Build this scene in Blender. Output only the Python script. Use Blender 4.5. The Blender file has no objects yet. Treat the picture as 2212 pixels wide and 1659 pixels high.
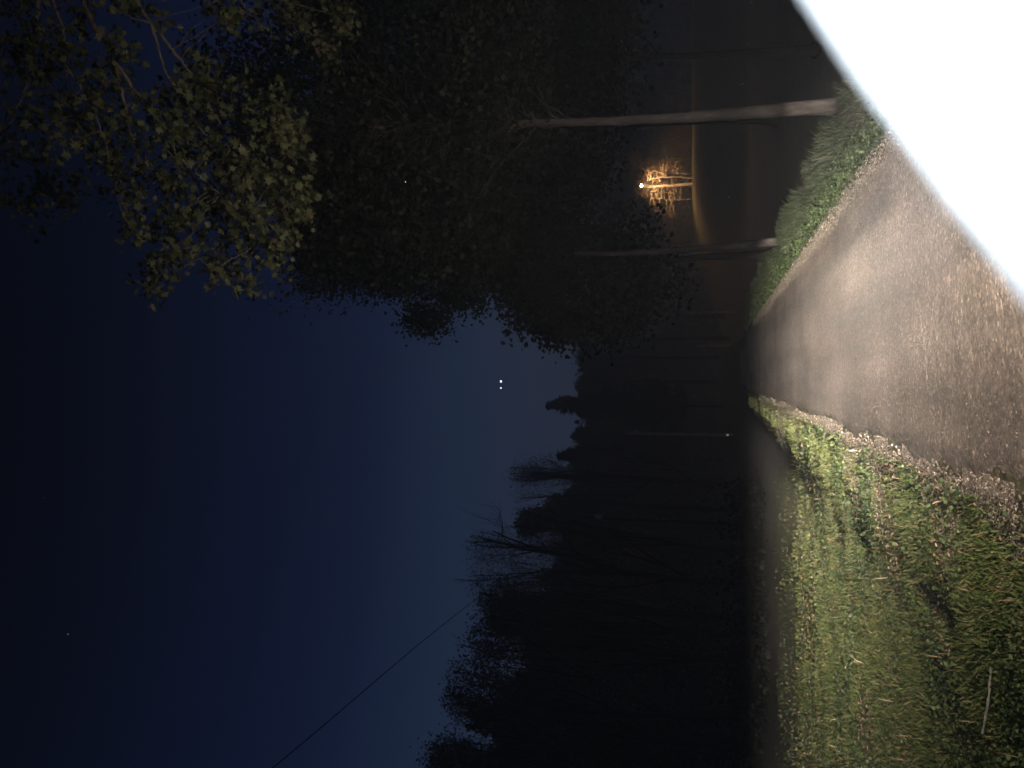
import bpy, math
import numpy as np
from mathutils import Vector, Matrix
rng = np.random.default_rng(7)
R = math.radians
scn = bpy.context.scene

# ------------------------------------------------------------------ camera
F = 1661.0; PW, PH = 2212.0, 1659.0
H = 1.7
PITCH, YAW = R(14.6), R(0.5)
fw = Vector((-math.sin(YAW)*math.cos(PITCH), math.cos(YAW)*math.cos(PITCH), math.sin(PITCH)))
rt = Vector((math.cos(YAW), math.sin(YAW), 0))
up = rt.cross(fw)
CAM = Vector((0, 0, H))
cam = bpy.data.cameras.new('camera'); camo = bpy.data.objects.new('camera', cam)
scn.collection.objects.link(camo); scn.camera = camo
# the phone is held upright but the picture is stored on its side: world-up is picture-left
M = Matrix.Identity(4)
for i in range(3):
    M[i][0] = -up[i]; M[i][1] = rt[i]; M[i][2] = -fw[i]; M[i][3] = CAM[i]
camo.matrix_world = M
cam.sensor_width = 36; cam.lens = 36*F/PW; cam.clip_start = 0.01; cam.clip_end = 6000
cam.dof.use_dof = True; cam.dof.focus_distance = 9.0
cam.dof.aperture_fstop = 4.6
cam.dof.aperture_fstop = (cam.lens/1000)/0.0048

def at(px, py, d):
    """a point seen at photo column px, row py, d metres along the view axis"""
    return CAM + fw*d + rt*((PH/2-py)/F*d) + up*((PW/2-px)/F*d)

# ------------------------------------------------------------------ world: night sky after dusk
def lin(c):
    return tuple(((v/255)/12.92 if v/255 <= .04045 else ((v/255+.055)/1.055)**2.4) for v in c)
w = bpy.data.worlds.new('World'); scn.world = w; w.use_nodes = True
nt = w.node_tree; nt.nodes.clear()
N = nt.nodes.new; L = nt.links.new
tc = N('ShaderNodeTexCoord'); sx = N('ShaderNodeSeparateXYZ'); L(tc.outputs['Generated'], sx.inputs[0])
cr = N('ShaderNodeValToRGB'); L(sx.outputs['Z'], cr.inputs[0])
ramp = [(-.02, (10, 12, 16)), (0.0, (52, 56, 68)), (.17, (46, 54, 73)), (.31, (33, 46, 69)), (.42, (19, 29, 54)),
        (.52, (13, 20, 43)), (.66, (7, 11, 25)), (.76, (4, 6, 13)), (1, (2, 3, 7))]
el = cr.color_ramp.elements
while len(el) < len(ramp): el.new(.5)
for e, (p, c) in zip(el, ramp): e.position = max(0, p); e.color = (*lin(c), 1)
bg = N('ShaderNodeBackground'); L(cr.outputs[0], bg.inputs[0]); bg.inputs[1].default_value = 1.05
wo = N('ShaderNodeOutputWorld'); L(bg.outputs[0], wo.inputs[0])
scn.view_settings.view_transform = 'Standard'; scn.view_settings.look = 'None'
scn.view_settings.exposure = 0; scn.view_settings.gamma = 1
scn.cycles.sample_clamp_indirect = 2.0
scn.cycles.volume_step_rate = 4; scn.cycles.volume_bounces = 0
scn.cycles.max_bounces = 5
scn.cycles.use_denoising = True

# ------------------------------------------------------------------ lamps (headlamps of the car and the phone's own torch)
def lamp(name, kind, loc, energy, col, size=.05):
    l = bpy.data.lights.new(name, kind); o = bpy.data.objects.new(name, l); scn.collection.objects.link(o)
    o.location = loc; l.energy = energy; l.color = col; l.shadow_soft_size = size
    return o
def headlamp(name, loc, gain, yaw=0.0):
    o = lamp(name, 'SPOT', loc, 1.0, (1.0, 1.0, 1.0), .05)
    o.rotation_euler = (R(90), 0, yaw)
    l = o.data; l.spot_size = R(165); l.spot_blend = .35
    l.use_nodes = True; t = l.node_tree; t.nodes.clear(); n = t.nodes.new; k = t.links.new
    def m(op, a, b=None, c=None):
        q = t.nodes.new('ShaderNodeMath'); q.operation = op
        for i, v in enumerate((a, b, c)):
            if v is None: continue
            if isinstance(v, (int, float)): q.inputs[i].default_value = v
            else: k(v, q.inputs[i])
        return q.outputs[0]
    g = n('ShaderNodeTexCoord'); s = n('ShaderNodeSeparateXYZ'); k(g.outputs['Normal'], s.inputs[0])
    f = m('MAXIMUM', m('MULTIPLY', s.outputs['Z'], -1.0), .02)
    h = m('DIVIDE', s.outputs['X'], f); v = m('DIVIDE', s.outputs['Y'], f)       # tangent angles; v < 0 is below the beam axis
    dn = m('MULTIPLY', v, -1.0)
    # intensity rises towards the cut-off, as in a real low beam
    d1 = m('POWER', m('ADD', m('MAXIMUM', dn, 0.0), .016), 2.9)
    core = m('DIVIDE', .0053, d1)
    cut = t.nodes.new('ShaderNodeMapRange'); cut.interpolation_type = 'SMOOTHSTEP'
    k(dn, cut.inputs[0]); cut.inputs[1].default_value = .016; cut.inputs[2].default_value = .11
    hl = m('POWER', m('MULTIPLY', m('MAXIMUM', m('MULTIPLY', h, -1.0), 0.0), 3.2), 2.0)
    hr = m('POWER', m('MULTIPLY', m('MAXIMUM', h, 0.0), 6.6), 4.0)
    hz = m('DIVIDE', 1.0, m('ADD', 1.0, m('ADD', hl, hr)))
    main = m('MULTIPLY', m('MULTIPLY', core, cut.outputs[0]), hz)
    spill = m('DIVIDE', .036, m('ADD', 1.0, m('POWER', m('MULTIPLY', m('MAXIMUM', v, 0.0), .55), 2.0)))
    spill = m('MULTIPLY', spill, m('DIVIDE', 1.0, m('ADD', 1.0, m('POWER', h, 2.0))))
    tot = m('MULTIPLY', m('ADD', main, spill), gain)
    em = n('ShaderNodeEmission'); k(tot, em.inputs['Strength']); em.inputs[0].default_value = (1, .85, .715, 1)
    o2 = n('ShaderNodeOutputLight'); k(em.outputs[0], o2.inputs[0])
    return o
headlamp('headlamp_light', (.78, 2.42, .95), 13000, .03)
headlamp('headlamp_light', (2.12, 2.42, .95), 8800, .12)
torch = lamp('phone_torch', 'POINT', CAM + rt*.045 - up*.045 + fw*.06, 1.5, (.78, .90, 1.0), .003)

# ------------------------------------------------------------------ helpers
def tag(o, label=None, cat=None, group=None, kind=None):
    if label: o['label'] = label
    if cat: o['category'] = cat
    if group: o['group'] = group
    if kind: o['kind'] = kind
    return o
def empty(name, loc, label=None, cat=None, group=None):
    o = bpy.data.objects.new(name, None); scn.collection.objects.link(o); o.location = loc
    o.empty_display_size = .2
    return tag(o, label, cat, group)
def mesh(name, V, faces, mat, parent=None, smooth=False):
    """V: Nx3 array, faces: list of arrays (each n x k) or list of tuples; world coordinates"""
    V = np.asarray(V, np.float32)
    me = bpy.data.meshes.new(name)
    if isinstance(faces, np.ndarray): faces = [faces]
    if isinstance(faces[0], np.ndarray):
        idx = np.concatenate([f.ravel() for f in faces]).astype(np.int32)
        tot = np.concatenate([np.full(len(f), f.shape[1]) for f in faces]).astype(np.int32)
    else:
        idx = np.array([i for f in faces for i in f], np.int32); tot = np.array([len(f) for f in faces], np.int32)
    st = np.concatenate([[0], np.cumsum(tot)[:-1]]).astype(np.int32)
    me.vertices.add(len(V)); me.loops.add(len(idx)); me.polygons.add(len(tot))
    base = Vector((0, 0, 0))
    if parent is not None: base = parent.matrix_basis.translation.copy()
    pp = parent
    if parent is not None and parent.parent is not None: base = base + parent.parent.matrix_basis.translation
    me.vertices.foreach_set('co', (V - np.array(base, np.float32)).ravel())
    me.loops.foreach_set('vertex_index', idx)
    me.polygons.foreach_set('loop_start', st); me.polygons.foreach_set('loop_total', tot)
    if smooth: me.polygons.foreach_set('use_smooth', np.ones(len(tot), bool))
    me.update(calc_edges=True); me.validate()
    me.materials.append(mat)
    o = bpy.data.objects.new(name, me); scn.collection.objects.link(o)
    if parent is not None: o.parent = parent
    return o

def newmat(name):
    m = bpy.data.materials.new(name); m.use_nodes = True
    t = m.node_tree; b = t.nodes['Principled BSDF']
    return m, t, b
def ramp_node(t, stops):
    r = t.nodes.new('ShaderNodeValToRGB'); e = r.color_ramp.elements
    while len(e) < len(stops): e.new(.5)
    for q, (p, c) in zip(e, stops): q.position = p; q.color = (*c, 1)
    return r
def noise_mat(name, stops, scale, rough=.9, bump=0, detail=6, bscale=None, stretch=None, spec=.3):
    m, t, b = newmat(name)
    tcn = t.nodes.new('ShaderNodeTexCoord'); vec = tcn.outputs['Object']
    if stretch:
        mp = t.nodes.new('ShaderNodeMapping'); mp.inputs['Scale'].default_value = stretch
        t.links.new(vec, mp.inputs[0]); vec = mp.outputs[0]
    n = t.nodes.new('ShaderNodeTexNoise'); n.inputs['Scale'].default_value = scale; n.inputs['Detail'].default_value = detail
    n.inputs['Roughness'].default_value = .65
    t.links.new(vec, n.inputs[0]); r = ramp_node(t, stops); t.links.new(n.outputs[0], r.inputs[0])
    t.links.new(r.outputs[0], b.inputs['Base Color']); b.inputs['Roughness'].default_value = rough
    b.inputs['Specular IOR Level'].default_value = spec
    if bump:
        n2 = t.nodes.new('ShaderNodeTexNoise'); n2.inputs['Scale'].default_value = bscale or scale*3; n2.inputs['Detail'].default_value = 8
        t.links.new(vec, n2.inputs[0]); bp = t.nodes.new('ShaderNodeBump'); bp.inputs['Strength'].default_value = 1
        bp.inputs['Distance'].default_value = bump
        t.links.new(n2.outputs[0], bp.inputs['Height']); t.links.new(bp.outputs[0], b.inputs['Normal'])
    return m
def leaf_mat(name, stops, rough=.6, trans=.0):
    m, t, b = newmat(name)
    g = t.nodes.new('ShaderNodeNewGeometry'); r = ramp_node(t, stops)
    t.links.new(g.outputs['Random Per Island'], r.inputs[0]); t.links.new(r.outputs[0], b.inputs['Base Color'])
    b.inputs['Roughness'].default_value = rough; b.inputs['Specular IOR Level'].default_value = .25
    return m
def plain(name, col, rough=.5, metal=0, emit=0, ecol=None):
    m, t, b = newmat(name)
    b.inputs['Base Color'].default_value = (*col, 1); b.inputs['Roughness'].default_value = rough
    b.inputs['Metallic'].default_value = metal
    if emit: b.inputs['Emission Color'].default_value = (*(ecol or col), 1); b.inputs['Emission Strength'].default_value = emit
    return m
MAT = {}
MAT['bark'] = noise_mat('bark', [(.3, (.032, .029, .028)), (.5, (.09, .081, .077)), (.68, (.19, .172, .165))], 5, bump=.03, bscale=14, stretch=(1, 1, .35))
MAT['twig'] = noise_mat('twig_bark', [(.3, (.07, .06, .052)), (.7, (.18, .155, .13))], 12)
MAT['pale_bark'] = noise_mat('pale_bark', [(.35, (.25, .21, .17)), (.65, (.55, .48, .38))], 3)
MAT['shade_bark'] = noise_mat('shade_bark', [(.3, (.015, .013, .011)), (.7, (.035, .03, .026))], 6)  # shade put into the bark colour, for trunks that should look unlit
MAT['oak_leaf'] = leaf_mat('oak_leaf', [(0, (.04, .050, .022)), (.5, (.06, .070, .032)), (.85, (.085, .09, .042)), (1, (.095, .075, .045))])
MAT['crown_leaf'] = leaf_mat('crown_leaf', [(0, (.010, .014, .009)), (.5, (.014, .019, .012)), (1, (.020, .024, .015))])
MAT['wood_leaf'] = leaf_mat('wood_leaf', [(0, (.02, .032, .014)), (.6, (.045, .06, .028)), (1, (.07, .08, .04))])
MAT['screen_leaf'] = leaf_mat('screen_leaf', [(0, (.005, .007, .004)), (1, (.012, .014, .009))])  # near-black so the added leaf row shows no beam light
MAT['needle'] = leaf_mat('needle', [(0, (.015, .028, .014)), (1, (.04, .06, .03))])
MAT['blade'] = leaf_mat('grass_blade', [(0, (.027, .050, .012)), (.35, (.06, .094, .024)), (.64, (.10, .13, .036)), (.86, (.14, .145, .046)), (.96, (.18, .14, .065)), (1, (.30, .23, .14))])
MAT['weed'] = leaf_mat('weed_leaf', [(0, (.02, .04, .014)), (.6, (.045, .075, .024)), (1, (.10, .14, .045))])
MAT['tall'] = leaf_mat('tall_blade', [(0, (.018, .032, .014)), (.6, (.035, .055, .025)), (.9, (.07, .09, .045)), (1, (.20, .18, .11))])
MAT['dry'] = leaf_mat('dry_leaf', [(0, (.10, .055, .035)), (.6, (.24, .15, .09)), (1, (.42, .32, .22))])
MAT['pebble'] = leaf_mat('pebble', [(0, (.05, .042, .036)), (.45, (.12, .10, .082)), (.85, (.21, .175, .14)), (1, (.45, .39, .32))], .55)

# ------------------------------------------------------------------ terrain
RR, RL = 2.42, -0.69           # road edges
def reseed(text):
    global rng
    rng = np.random.default_rng(sum((i+1)*b_ for i, b_ in enumerate(text.encode())))
def sm(x, a, b):
    t = np.clip((x-a)/(b-a), 0, 1); return t*t*(3-2*t)
_ph = rng.uniform(0, 6.28, (24,)); _kx = rng.uniform(-1, 1, 24); _ky = rng.uniform(-1, 1, 24)
def wob(x, y, s, k=8, o=0):
    z = 0
    for i in range(o, o+k): z = z + np.sin((x*_kx[i]+y*_ky[i])/s*4+_ph[i])
    return z/k
def ground(x, y):
    x = np.asarray(x, float); y = np.asarray(y, float)
    off = np.maximum(np.maximum(RL-x, x-RR), 0)
    z = -.05*sm(off, 0, .35)
    z = z + .07*wob(x, y, 2.2)*sm(off, .3, 1.5) + .035*wob(x, y, .55, 8, 8)*sm(off, .25, .7)
    z = z - .16*sm(RL-x, .5, 1.8)*(1-sm(RL-x, 2.0, 3.6))
    # a wheel-track hollow along the left verge
    z = z - .09*np.exp(-((x+2.05+.12*np.sin(y*.6))/.17)**2)*sm(y, 3, 4.5)*(1-sm(y, 10, 14))*np.clip(np.sin(y*1.9+.4), 0, 1)
    z = z - 1.6*sm(x-RR, .85, 2.6)
    z = z - .7*sm(y, 37, 62)
    lv = sm(RL-x, .6, 2.0)
    z = z - lv*(.22*sm(y, 9, 23)+.3*sm(y, 22-.12*(RL-x), 36))*(1-sm(y, 40, 75))
    far = sm(y, 62, 150)
    z = z + 1.95*far
    z = z + 5.6*sm(x, 4, 26)*sm(y, 84, 97)
    z = z + .5*sm(-x, 8, 40)*sm(y, 20, 60)
    return z
MAT['ground'] = noise_mat('field_soil', [(.25, (.035, .04, .02)), (.45, (.07, .075, .035)), (.6, (.10, .085, .05)), (.8, (.06, .075, .03))], 1.3, bump=.05, bscale=9, detail=9)
u = np.linspace(-1, 1, 421); gx = np.sinh(u*6.2)/math.sinh(6.2)*900 + .9
v = np.linspace(0, 1, 520); gy = -30 + 30*0 + (np.exp(v*4.2)-1)/(math.exp(4.2)-1)*1530 
X, Y = np.meshgrid(gx, gy); Z = ground(X, Y)
V = np.stack([X, Y, Z], -1).reshape(-1, 3)
nx = len(gx); a = (np.arange(len(gy)-1)[:, None]*nx+np.arange(nx-1)[None]).ravel()
mesh('ground', V, np.stack([a, a+1, a+nx+1, a+nx], 1), MAT['ground'], smooth=True)
bpy.data.objects['ground']['kind'] = 'structure'

# the road: a worn chip-seal lane with broken edges
m, t, b = newmat('chip_seal')
tcn = t.nodes.new('ShaderNodeTexCoord'); O = tcn.outputs['Object']
def nz(scale, detail=4, vec=O, kind='ShaderNodeTexNoise'):
    n = t.nodes.new(kind); n.inputs['Scale'].default_value = scale
    if kind == 'ShaderNodeTexNoise': n.inputs['Detail'].default_value = detail
    t.links.new(vec, n.inputs['Vector']); return n
big = nz(.55, 5); r1 = ramp_node(t, [(.3, (.11, .094, .082)), (.5, (.165, .143, .126)), (.7, (.225, .197, .175))]); t.links.new(big.outputs[0], r1.inputs[0])
mp = t.nodes.new('ShaderNodeMapping'); mp.inputs['Scale'].default_value = (1.6, .16, 1); t.links.new(O, mp.inputs[0])
trk = nz(1.0, 3, mp.outputs[0]); r2 = ramp_node(t, [(.35, (.66, .66, .67)), (.62, (1.2, 1.18, 1.15))]); t.links.new(trk.outputs[0], r2.inputs[0])
mx = t.nodes.new('ShaderNodeMix'); mx.data_type = 'RGBA'; mx.blend_type = 'MULTIPLY'; mx.inputs[0].default_value = 1
t.links.new(r1.outputs[0], mx.inputs[6]); t.links.new(r2.outputs[0], mx.inputs[7])
vo = nz(44, vec=O, kind='ShaderNodeTexVoronoi')
sp = t.nodes.new('ShaderNodeSeparateColor'); t.links.new(vo.outputs['Color'], sp.inputs[0])
r3 = ramp_node(t, [(0, (.42, .42, .43)), (.45, (.85, .84, .82)), (.8, (1.25, 1.22, 1.16)), (.95, (2.0, 1.9, 1.75)), (1, (3.0, 2.85, 2.6))]); t.links.new(sp.outputs[0], r3.inputs[0])
mx2 = t.nodes.new('ShaderNodeMix'); mx2.data_type = 'RGBA'; mx2.blend_type = 'MULTIPLY'; mx2.inputs[0].default_value = .62
t.links.new(mx.outputs[2], mx2.inputs[6]); t.links.new(r3.outputs[0], mx2.inputs[7])
t.links.new(mx2.outputs[2], b.inputs['Base Color']); b.inputs['Roughness'].default_value = .72; b.inputs['Specular IOR Level'].default_value = .4
vb = nz(50, kind='ShaderNodeTexVoronoi'); bp = t.nodes.new('ShaderNodeBump'); bp.invert = True
bp.inputs['Strength'].default_value = 1; bp.inputs['Distance'].default_value = .006
t.links.new(vb.outputs['Distance'], bp.inputs['Height'])
nb = nz(5, 6); bp2 = t.nodes.new('ShaderNodeBump'); bp2.inputs['Strength'].default_value = .8; bp2.inputs['Distance'].default_value = .03
t.links.new(nb.outputs[0], bp2.inputs['Height']); t.links.new(bp.outputs[0], bp2.inputs['Normal']); t.links.new(bp2.outputs[0], b.inputs['Normal'])
MAT['road'] = m
ys = np.concatenate([np.arange(-14, 30, .06), np.arange(30, 70, .25)])
def edge(y, s): return s + .05*np.sin(y*1.7+s) + .035*np.sin(y*4.3+2*s) + .025*np.sin(y*11+s) + .018*np.sin(y*27.3)
er, elf = edge(ys, RR), edge(ys, RL)
K = 30; fr = np.linspace(0, 1, K)
XX = elf[:, None]+(er-elf)[:, None]*fr; YY = np.repeat(ys[:, None], K, 1)
ZZ = ground(np.clip(XX, RL, RR), YY)+.018+.012*np.sin(XX*1.4+.4)*sm(fr, 0, .2)
ZZ[:, 0] -= .03; ZZ[:, -1] -= .03
a = (np.arange(len(ys)-1)[:, None]*K+np.arange(K-1)[None]).ravel()
mesh('road', np.stack([XX, YY, ZZ], -1).reshape(-1, 3), np.stack([a, a+1, a+K+1, a+K], 1), MAT['road'], smooth=True)['kind'] = 'structure'

# ------------------------------------------------------------------ scatter builders
def rand_unit(n):
    v = rng.normal(size=(n, 3)); return v/np.linalg.norm(v, axis=1, keepdims=True)
def frames(n, flat=0.0):
    a = rand_unit(n); b_ = rand_unit(n)
    if flat: a[:, 2] *= (1-flat); a /= np.linalg.norm(a, axis=1, keepdims=True)
    b_ -= a*np.sum(a*b_, 1, keepdims=True); b_ /= np.linalg.norm(b_, axis=1, keepdims=True)
    return a, b_
def leaf_quads(P, size, flat=0.0, fold=.25, aspect=.6):
    n = len(P); a, b_ = frames(n, flat); c = np.cross(a, b_)
    s = size*rng.uniform(.6, 1.3, (n, 1))
    V = np.stack([P, P+a*s*.5+b_*s*.5*aspect+c*s*fold*.5, P+a*s, P+a*s*.5-b_*s*.5*aspect+c*s*fold*.5], 1).reshape(-1, 3)
    i = np.arange(n)[:, None]*4
    return V, np.concatenate([i+[[0, 1, 2]], i+[[0, 2, 3]]], 0)
_lob = np.array([(0, 0), (.10, .18), (.44, .20), (.20, .40), (.66, .62), (.20, .64), (.26, .86), (.06, .80), (0, 1.08),
                 (-.06, .80), (-.26, .86), (-.20, .64), (-.66, .62), (-.20, .40), (-.44, .20), (-.10, .18), (0, .5)])
def lobed_leaves(P, size, droop=.5):
    n = len(P); a, b_ = frames(n); a[:, 2] -= droop; a /= np.linalg.norm(a, axis=1, keepdims=True)
    b_ -= a*np.sum(a*b_, 1, keepdims=True); b_ /= np.linalg.norm(b_, axis=1, keepdims=True); c = np.cross(a, b_)
    s = size*rng.uniform(.6, 1.25, (n, 1, 1))
    lx = _lob[:, 0][None, :, None]; ly = _lob[:, 1][None, :, None]
    V = P[:, None]+s*(a[:, None]*ly+b_[:, None]*lx+c[:, None]*(-.25*ly**2+.3*lx**2))
    k = len(_lob); i = np.arange(n)[:, None]*k
    F_ = np.concatenate([i+np.array([[k-1, j, (j+1) % (k-1)]]) for j in range(k-1)], 0)
    return V.reshape(-1, 3), F_
def tubes(lines, sides=6):
    """lines: list of (points Nx3, radii N)"""
    Vs, Fs, base = [], [], 0
    ang = np.arange(sides)/sides*2*math.pi
    for P, r in lines:
        P = np.asarray(P, float); r = np.asarray(r, float); n = len(P)
        T = np.gradient(P, axis=0); T /= np.linalg.norm(T, axis=1, keepdims=True)+1e-9
        ref = np.where(np.abs(T[:, 2:3]) > .9, [[1., 0, 0]], [[0, 0, 1.]])
        A = np.cross(T, ref); A /= np.linalg.norm(A, axis=1, keepdims=True); B = np.cross(T, A)
        V = P[:, None]+r[:, None, None]*(A[:, None]*np.cos(ang)[None, :, None]+B[:, None]*np.sin(ang)[None, :, None])
        Vs.append(V.reshape(-1, 3))
        i = (np.arange(n-1)[:, None]*sides+np.arange(sides)[None]).ravel(); j = (np.arange(n-1)[:, None]*sides+(np.arange(sides)[None]+1) % sides).ravel()
        Fs.append(np.stack([i, j, j+sides, i+sides], 1)+base); base += n*sides
    return np.concatenate(Vs), np.concatenate(Fs)
def bez(p0, p1, n, sag=0, jit=0):
    t_ = np.linspace(0, 1, n)[:, None]; P = np.array(p0)[None]*(1-t_)+np.array(p1)[None]*t_
    P[:, 2] += sag*4*(t_*(1-t_))[:, 0]
    if jit: P[1:-1] += rng.normal(size=(n-2, 3))*jit
    return P
def smooth_line(pts, n):
    pts = np.array([tuple(p) for p in pts]); t_ = np.linspace(0, len(pts)-1, n); out = []
    for q in t_:
        i = int(min(q, len(pts)-2)); f = q-i
        p0 = pts[max(i-1, 0)]; p1 = pts[i]; p2 = pts[i+1]; p3 = pts[min(i+2, len(pts)-1)]
        out.append(.5*((2*p1)+(-p0+p2)*f+(2*p0-5*p1+4*p2-p3)*f*f+(-p0+3*p1-3*p2+p3)*f**3))
    return np.array(out)

# ------------------------------------------------------------------ grass on both verges (stuff)
def scatter_polar(n, ymin, ymax, power, xfun):
    q = rng.uniform(0, 1, n)**power
    y = ymin*(ymax/ymin)**q
    x = xfun(n, y)
    return x, y
def blades(x, y, h, wd, lean=.45):
    n = len(x); z = ground(x, y); P = np.stack([x, y, z-.01], -1)
    a = rng.uniform(0, 2*math.pi, n); d = np.stack([np.cos(a), np.sin(a), np.zeros(n)], -1)
    la = rng.uniform(0, 2*math.pi, n); ld = np.stack([np.cos(la), np.sin(la), np.zeros(n)], -1)*(lean*rng.uniform(.1, 1.3, n))[:, None]
    h = h[:, None]; wd = wd[:, None]; upv = np.array([[0, 0, 1.]])
    m1 = P+h*(upv*.6+ld*.35); tp = P+h*(upv+ld)
    V = np.stack([P-d*wd, P+d*wd, m1+d*wd*.75, m1-d*wd*.75, tp], 1).reshape(-1, 3); i = np.arange(n)[:, None]*5
    return V, [i+np.array([[0, 1, 2, 3]]), i+np.array([[3, 2, 4]])]
def patch(x, y): return wob(x, y, 1.1, 8, 4)
def left_x(n, y): # from the gravel edge out past the frame
    lo = -(.56*y+1.2)
    return RL-.08 - (np.abs(rng.uniform(0, 1, n))**1.0)*(RL-.08-lo)
x, y = scatter_polar(330000, 2.6, 42, .8, left_x)
off = RL-x; keep = (rng.uniform(size=len(x)) < .08+.92*sm(off+.18*patch(x*2, y*2), .15, .55)) & (rng.uniform(size=len(x)) < .35+.65*sm(patch(x, y), -.35, .05))
keep &= (y < 30-.2*off+.8*np.sin(x*1.7)-6*rng.uniform(size=len(x))) | (off < .9); keep &= (off < .7) | (rng.uniform(size=len(x)) > .93*sm(y+.3*off, 12, 23)); x, y = x[keep], y[keep]; n = len(x)
hh = (.028+.045*sm(patch(x+9, y), -.2, .5))*rng.uniform(.5, 1.5, n)*(.8+.02*np.minimum(y, 14))
V, Fc = blades(x, y, hh, +.0024+.00075*y*rng.uniform(.6, 1.2, n), .8)
tag(mesh('grass', V, Fc, MAT['blade']), 'short green grass on the left verge', 'grass', kind='stuff')
x, y = scatter_polar(70000, 2.6, 34, .8, left_x)
off = RL-x; k2 = (off > .1) & (y < 19-.2*off-5*rng.uniform(size=len(x))) & (rng.uniform(size=len(x)) < .12+.88*sm(patch(x+4, y+7), -.05, .3)); x, y = x[k2], y[k2]
P = np.stack([x, y, ground(x, y)+rng.uniform(.01, .05, len(x))], -1)
V, Fc = leaf_quads(P, (.018+.0024*y)[:, None]*np.ones((len(x), 1)), .7, .2, .8)
tag(mesh('weeds', V, Fc, MAT['weed']), 'low leafy weeds mixed into the left verge', 'weeds', kind='stuff')
x, y = scatter_polar(14000, 2.6, 19, .85, left_x)
k2 = (rng.uniform(size=len(x)) < .10+.9*sm(-patch(x, y), .0, .35)); x, y = x[k2], y[k2]
P = np.stack([x, y, ground(x, y)+rng.uniform(.005, .035, len(x))], -1)
V, Fc = leaf_quads(P, (.02+.002*y)[:, None]*np.ones((len(x), 1)), .8, .3, .5)
tag(mesh('leaf_litter', V, Fc, MAT['dry']), 'dry brown leaf litter between the grass of the left verge', 'leaf litter', kind='stuff')
# straw stalks standing in the grass
x, y = scatter_polar(200, 5.0, 18, 1, left_x); n = len(x)
V, Fc = blades(x, y, rng.uniform(.10, .22, n), np.full(n, .0022)+.0003*y, .5)
tag(mesh('straw', V, Fc, MAT['dry']), 'thin tan straw stalks standing in the left verge', 'straw', kind='stuff')
# tall grass along the right edge
def right_x(n, y): return RR-.02+rng.uniform(0, 1, n)**1.3*(1.15+.3*np.sin(y*1.9)+.2*np.sin(y*5.1))
x, y = scatter_polar(120000, 3.5, 46, .9, right_x); n = len(x)
k2 = rng.uniform(size=n) < sm(x-RR+.12*patch(x*2, y*2), .0, .25); x, y = x[k2], y[k2]; n = len(x)
V, Fc = blades(x, y, (.05+.20*sm(x-RR, .15, .8)*(.45+.75*sm(patch(x*1.5, y*1.5), -.25, .35)))*rng.uniform(.35, 1.7, n), .003+.0006*y, .55)
tag(mesh('tall_grass', V, Fc, MAT['tall']), 'taller grass on the bank along the right edge of the road', 'grass', kind='stuff')
x, y = scatter_polar(30000, 3.5, 36, .9, lambda n, y: RR+.02+rng.uniform(0, 1, n)*1.0); n = len(x)
P = np.stack([x, y, ground(x, y)+rng.uniform(.03, .16, n)], -1)
V, Fc = leaf_quads(P, (.02+.0018*y)[:, None]*np.ones((n, 1)), .6, .2, .85)
tag(mesh('clover', V, Fc, MAT['weed']), 'round leafy clover along the right edge of the road', 'clover', kind='stuff')
# a few long stalks above the right bank
x = rng.uniform(RR+.35, RR+1.2, 260); y = rng.uniform(6.5, 24, 260)
V, Fc = blades(x, y, rng.uniform(.3, .55, 260), np.full(260, .004), .7)
tag(mesh('stalks', V, Fc, MAT['tall']), 'long thin grass stalks rising above the right bank', 'stalks', kind='stuff')

# gravel shoulders
ico = np.array([(0, 0, 1), (.9, 0, .3), (.28, .86, .3), (-.72, .53, .3), (-.72, -.53, .3), (.28, -.86, .3), (.72, .53, -.4), (-.28, .86, -.4), (-.9, 0, -.4), (-.28, -.86, -.4), (.72, -.53, -.4), (0, 0, -.9)])
icf = np.array([(0, 1, 2), (0, 2, 3), (0, 3, 4), (0, 4, 5), (0, 5, 1), (1, 6, 2), (2, 7, 3), (3, 8, 4), (4, 9, 5), (5, 10, 1), (2, 6, 7), (3, 7, 8), (4, 8, 9), (5, 9, 10), (1, 10, 6), (11, 7, 6), (11, 8, 7), (11, 9, 8), (11, 10, 9), (11, 6, 10)])
def pebbles(x, y, s, dz=0):
    n = len(x); z = ground(x, y)+dz
    J = ico[None]*(1+rng.normal(size=(n, 12, 1))*.18)*np.stack([rng.uniform(.7, 1.3, n), rng.uniform(.7, 1.3, n), rng.uniform(.4, .8, n)], -1)[:, None]
    a = rng.uniform(0, 6.28, n); c, s_ = np.cos(a)[:, None], np.sin(a)[:, None]
    J = np.stack([J[..., 0]*c-J[..., 1]*s_, J[..., 0]*s_+J[..., 1]*c, J[..., 2]], -1)
    V = np.stack([x, y, z], -1)[:, None]+J*s[:, None, None]
    return V.reshape(-1, 3), (np.arange(n)[:, None, None]*12+icf[None]).reshape(-1, 3)
def shoulder(n, y): return RL+.06-np.abs(rng.normal(size=n))*.24-.62*rng.uniform(0, 1, n)*(patch(y*0+1, y*1.3) > -.05)*1.0
x, y = scatter_polar(36000, 2.6, 30, .9, shoulder)
V, Fc = pebbles(x, y, rng.uniform(.003, .011, len(x))*(1+.02*y)+.0003*y, .004)
tag(mesh('gravel', V, Fc, MAT['pebble']), 'loose pale gravel along the left edge of the road', 'gravel', kind='stuff')
x, y = scatter_polar(12000, 3.5, 34, .9, lambda n, y: RR-.10+rng.normal(size=n)*.13)
V, Fc = pebbles(x, y, rng.uniform(.003, .010, len(x))*(1+.03*y)+.0003*y, .012)
tag(mesh('gravel', V, Fc, MAT['pebble']), 'loose pale gravel along the right edge of the road', 'gravel', kind='stuff')
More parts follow.
